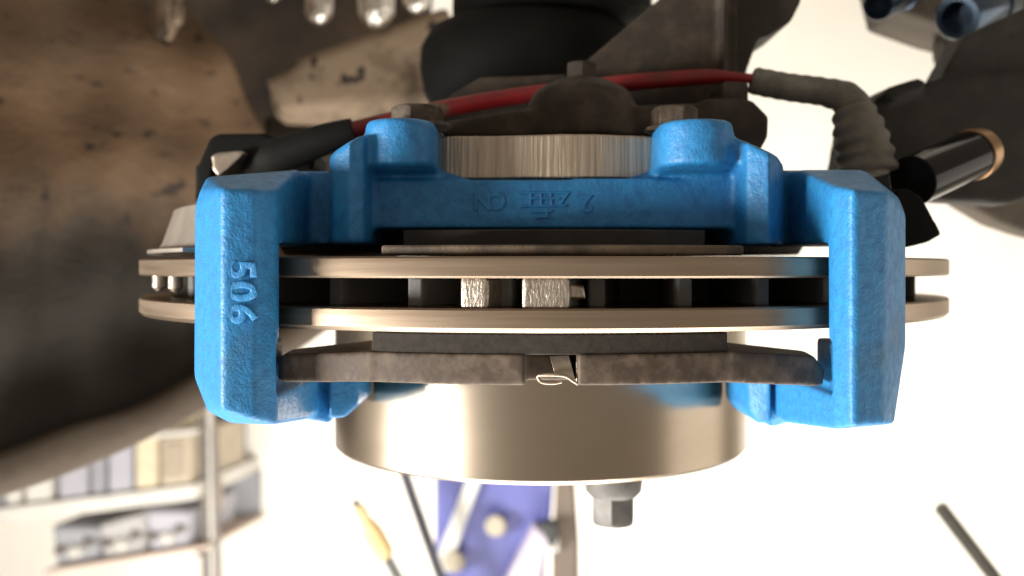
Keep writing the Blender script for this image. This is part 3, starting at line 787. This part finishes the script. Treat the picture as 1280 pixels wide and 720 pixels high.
for x0, x1, k0, m, name, lab, cat in (
        (-45, -4, 224, mg, 'storage_box', 'grey box at the outermost end of the rack shelf', 'box'),
        (1, 19, 226, mw, 'storage_box', 'white narrow box partly under the arch liner edge', 'box'),
        (26, 58, 228, mw, 'storage_box', 'white wide box left of the dotted grey box', 'box'),
        (68, 104, 231, ml, 'storage_box', 'grey box with two white dots on the rack shelf', 'box'),
        (109, 126, 229, mg, 'storage_box', 'narrow grey box right of the dotted box', 'box'),
        (131, 160, 228, ml, 'storage_box', 'pale lilac box between narrow grey and cream boxes', 'box'),
        (165, 192, 216, mc, 'storage_box', 'cream yellow box standing tallest on the rack shelf', 'box'),
        (197, 234, 233, mt, 'storage_box', 'tan box with recessed front beside the rack post', 'box')):
    t = thing(name, q((x0 + x1) / 2, ry(300.5, (x0 + x1) / 2), RY((x0 + x1) / 2)), lab, cat)
    bm = bmesh.new(); rprism(bm, x0, x1, k0, 300.5, 0.20, -0.01); part('case', bm, m, t, bevel=0.004)
    if x0 == 68:
        for px in (54 + 20, 88):
            c = q(px, ry(252, px), RY(px))
            bm = bmesh.new(); rod(bm, c + DIRV * 0.012, c + DIRV * 0.002, 0.006, 20); part('knob', bm, mw, t)
    if x0 == 197:
        bm = bmesh.new(); rprism(bm, x0 + 7, x1 - 7, k0 + 8, 290, 0.01, -0.006); part('front_panel', bm, flat('tan_inner', (0.26, 0.21, 0.15)), t, bevel=0.002)
for x0, x1, k0, k0b, m, lab in ((52, 118, 334, 345, mg, 'grey tray lying slanted at the left of the lower rack shelf'),
        (112, 176, 341, 331, flat('pale_grey_bin', (0.28, 0.265, 0.253)), 'pale grey tray slanting in the middle of the lower rack shelf'),
        (172, 232, 330, 340, ml, 'lilac grey tray next to the rack post on the lower shelf')):
    t = thing('parts_tray', q((x0 + x1) / 2, ry(387.5, (x0 + x1) / 2), RY((x0 + x1) / 2)), lab, 'tray')
    bm = bmesh.new()
    a = [q(x, ry(k, x), RY(x)) + DIRV * 0.02 for x, k in ((x0, k0), (x1, k0b), (x0 + 6, 387.4), (x1 - 5, 387.4))]
    hull(bm, a + [p + DIRV * 0.17 for p in a]); part('tub', bm, m, t, bevel=0.008, seg=3)
    for j in range(3):
        px = x0 + (x1 - x0) * (0.22 + 0.28 * j); c = q(px, ry(362 + 5 * ((j * 7 + x0) % 3), px), RY(px)) + DIRV * 0.02
        bm = bmesh.new(); rod(bm, c + DIRV * 0.01, c - DIRV * 0.012, 0.007 + 0.004 * ((j + x0) % 2), 18); part('round_fitting', bm, mw if (j + x0) % 2 else mbr, t, bevel=0.003)
for px, py, r, m, lab in ((256, 560, 0.016, mbr, 'brown can at the rack end, above the others'), (264, 612, 0.020, mt, 'tan can at the rack end, level with the upper shelf'), (258, 668, 0.018, mbr, 'brown can at the rack end, level with the trays')):
    t = thing('tin_can', q(px, py + 24, 1.72), lab, 'can')
    c = q(px, py + 24, 1.72); cc = (c.x, c.y)
    bm = bmesh.new(); lathe(bm, [(0.002, c.z), (r, c.z), (r, c.z + 0.055), (r * .93, c.z + 0.057), (0.002, c.z + 0.057)], cc, 28); part('can_body', bm, m, t)
    bm = bmesh.new(); lathe(bm, [(0.002, c.z + 0.0572), (r * .9, c.z + 0.0572), (r * .9, c.z + 0.063), (0.002, c.z + 0.063)], cc, 28); part('lid', bm, mw, t)
for i, (x0, y0, x1, y1, r, m, lab) in enumerate(((252, 520, 260, 800, .007, mbr, 'brown tube leaning right beside the rack post'), (268, 535, 276, 800, .006, mbr, 'outermost brown tube leaning at the rack end'),
        (262, 505, 268, 800, .005, mw, 'pale tube between two brown tubes at the rack end'))):
    Y = 1.70
    bm = bmesh.new(); a = q(x0, y0, Y); bq_ = q(x1, y1, Y); bq_.z = -0.70; rod(bm, a, bq_, r, 20)
    o = part('leaning_tube', bm, m); tag(o, lab, 'tube')

# blue trolley jack with white stripe, far below the hat
BYk = 1.05
jk = thing('trolley_jack', (X_(630, BYk), BYk + .03, -0.70), 'blue trolley jack with white stripe and two pale bolts below the hat', 'jack')
mblue = flat('jack_blue', (0.15, 0.165, 0.47), 0.4); mwh = flat('jack_white', (0.85, 0.84, 0.80), 0.5); mlil = flat('jack_lilac', (0.66, 0.60, 0.72), 0.5)
mcr = flat('pale_bolt', (0.62, 0.56, 0.44), 0.4); mdk = flat('dark_knob', (0.045, 0.05, 0.05), 0.5); mpost = flat('brown_post', (0.20, 0.16, 0.125), 0.6)
def zfloor(pts): return pts
bm = bmesh.new()
a = [q(544, 560, BYk), q(695, 560, BYk), q(690, 640, BYk), q(630, 740, BYk)]
a += [Vector((X_(544, BYk), BYk, -0.698)), Vector((X_(640, BYk), BYk, -0.698))]
hull(bm, a + [p + Vector((0, 0.05, 0)) for p in a]); part('side_plate', bm, mblue, jk, bevel=0.004)
bm = bmesh.new(); slab(bm, [(594, 570), (612, 570), (560, 716), (545, 716), (545, 700)], BYk - 0.012, BYk + 0.002); part('white_stripe', bm, mwh, jk, bevel=0.002)
for px, py in ((622, 657), (570, 702)):
    bm = bmesh.new(); rod(bm, q(px, py, BYk + .002), q(px - 3, py, BYk - .022), 0.0115, 24); part('bolt_head', bm, mcr, jk, bevel=0.003)
bm = bmesh.new(); slab(bm, [(668, 658), (688, 672), (672, 740), (626, 740)], BYk - 0.03, BYk + 0.001); part('cover_plate', bm, mlil, jk, bevel=0.003)
bm = bmesh.new(); slab(bm, [(674, 655), (692, 650), (700, 668), (690, 690), (684, 668)], BYk - 0.045, BYk - 0.031); part('latch', bm, mdk, jk, bevel=0.004)
ps = thing('brown_post', (X_(712, BYk), BYk - .01, -0.70), 'brown post beside the blue trolley jack', 'post')
bm = bmesh.new(); a = [q(697, 560, BYk - .02), q(716, 560, BYk - .02), q(724, 680, BYk - .02), q(690, 680, BYk - .02)]
a += [Vector((X_(686, 1.03), 1.03, -0.698)), Vector((X_(730, 1.03), 1.03, -0.698))]
hull(bm, a + [p + Vector((0.002, 0.03, 0)) for p in a]); part('shaft', bm, mpost, ps, bevel=0.006)
bm = bmesh.new(); slab(bm, [(692, 668), (699, 672), (699, 690), (693, 692), (689, 680)], BYk - .034, BYk - .0205); part('reflector', bm, mwh, ps, bevel=0.003)
bm = bmesh.new()
a, bq_ = q(498, 570, 1.0), q(552, 725, 1.0); d = (bq_ - a).normalized(); bq_ = a + d * ((-0.69 - a.z) / d.z)
rod(bm, a, bq_, 0.0062, 4); o = part('leaning_bar', bm, flat('dark_grey_steel', (0.10, 0.10, 0.13)), smooth=0, bevel=0.001)
tag(o, 'thin dark bar leaning left of the blue trolley jack', 'bar')
bm = bmesh.new()
a, bq_ = q(1174, 632, 1.0), q(1248, 728, 1.0); d = (bq_ - a).normalized(); bq_ = a + d * ((-0.69 - a.z) / d.z)
rod(bm, a, bq_, 0.0085, 4); o = part('leaning_bar', bm, flat('dark_olive_steel', (0.075, 0.07, 0.06)), smooth=0, bevel=0.001)
tag(o, 'dark square bar leaning alone against the white background', 'bar')
sd = thing('screwdriver', (X_(480, .95), .95, -0.70), 'yellow handled screwdriver standing left of the dark leaning bar', 'screwdriver')
mye = flat('yellow_handle', (0.85, 0.62, 0.30), 0.4)
a, bq_ = q(447, 632, .95), q(483, 696, .95); d = (bq_ - a).normalized()
bm = bmesh.new(); L_ = (bq_ - a).length
tube(bm, [a, a + d * L_ * .12, a + d * L_ * .25, a + d * L_ * .5, a + d * L_ * .85, bq_], [.004, .007, .0055, .0105, .0105, .0085], n=16); part('handle', bm, mye, sd)
bm = bmesh.new(); rod(bm, a - d * .006, a + d * .004, .0042, 12); part('end_cap', bm, mdk, sd)
bm = bmesh.new(); e = bq_ + d * ((-0.69 - bq_.z) / d.z); rod(bm, bq_ - d * .004, e, .0055, 12); part('shank', bm, flat('shank_steel', (0.22, 0.22, 0.22), 0.3, 0.8), sd)
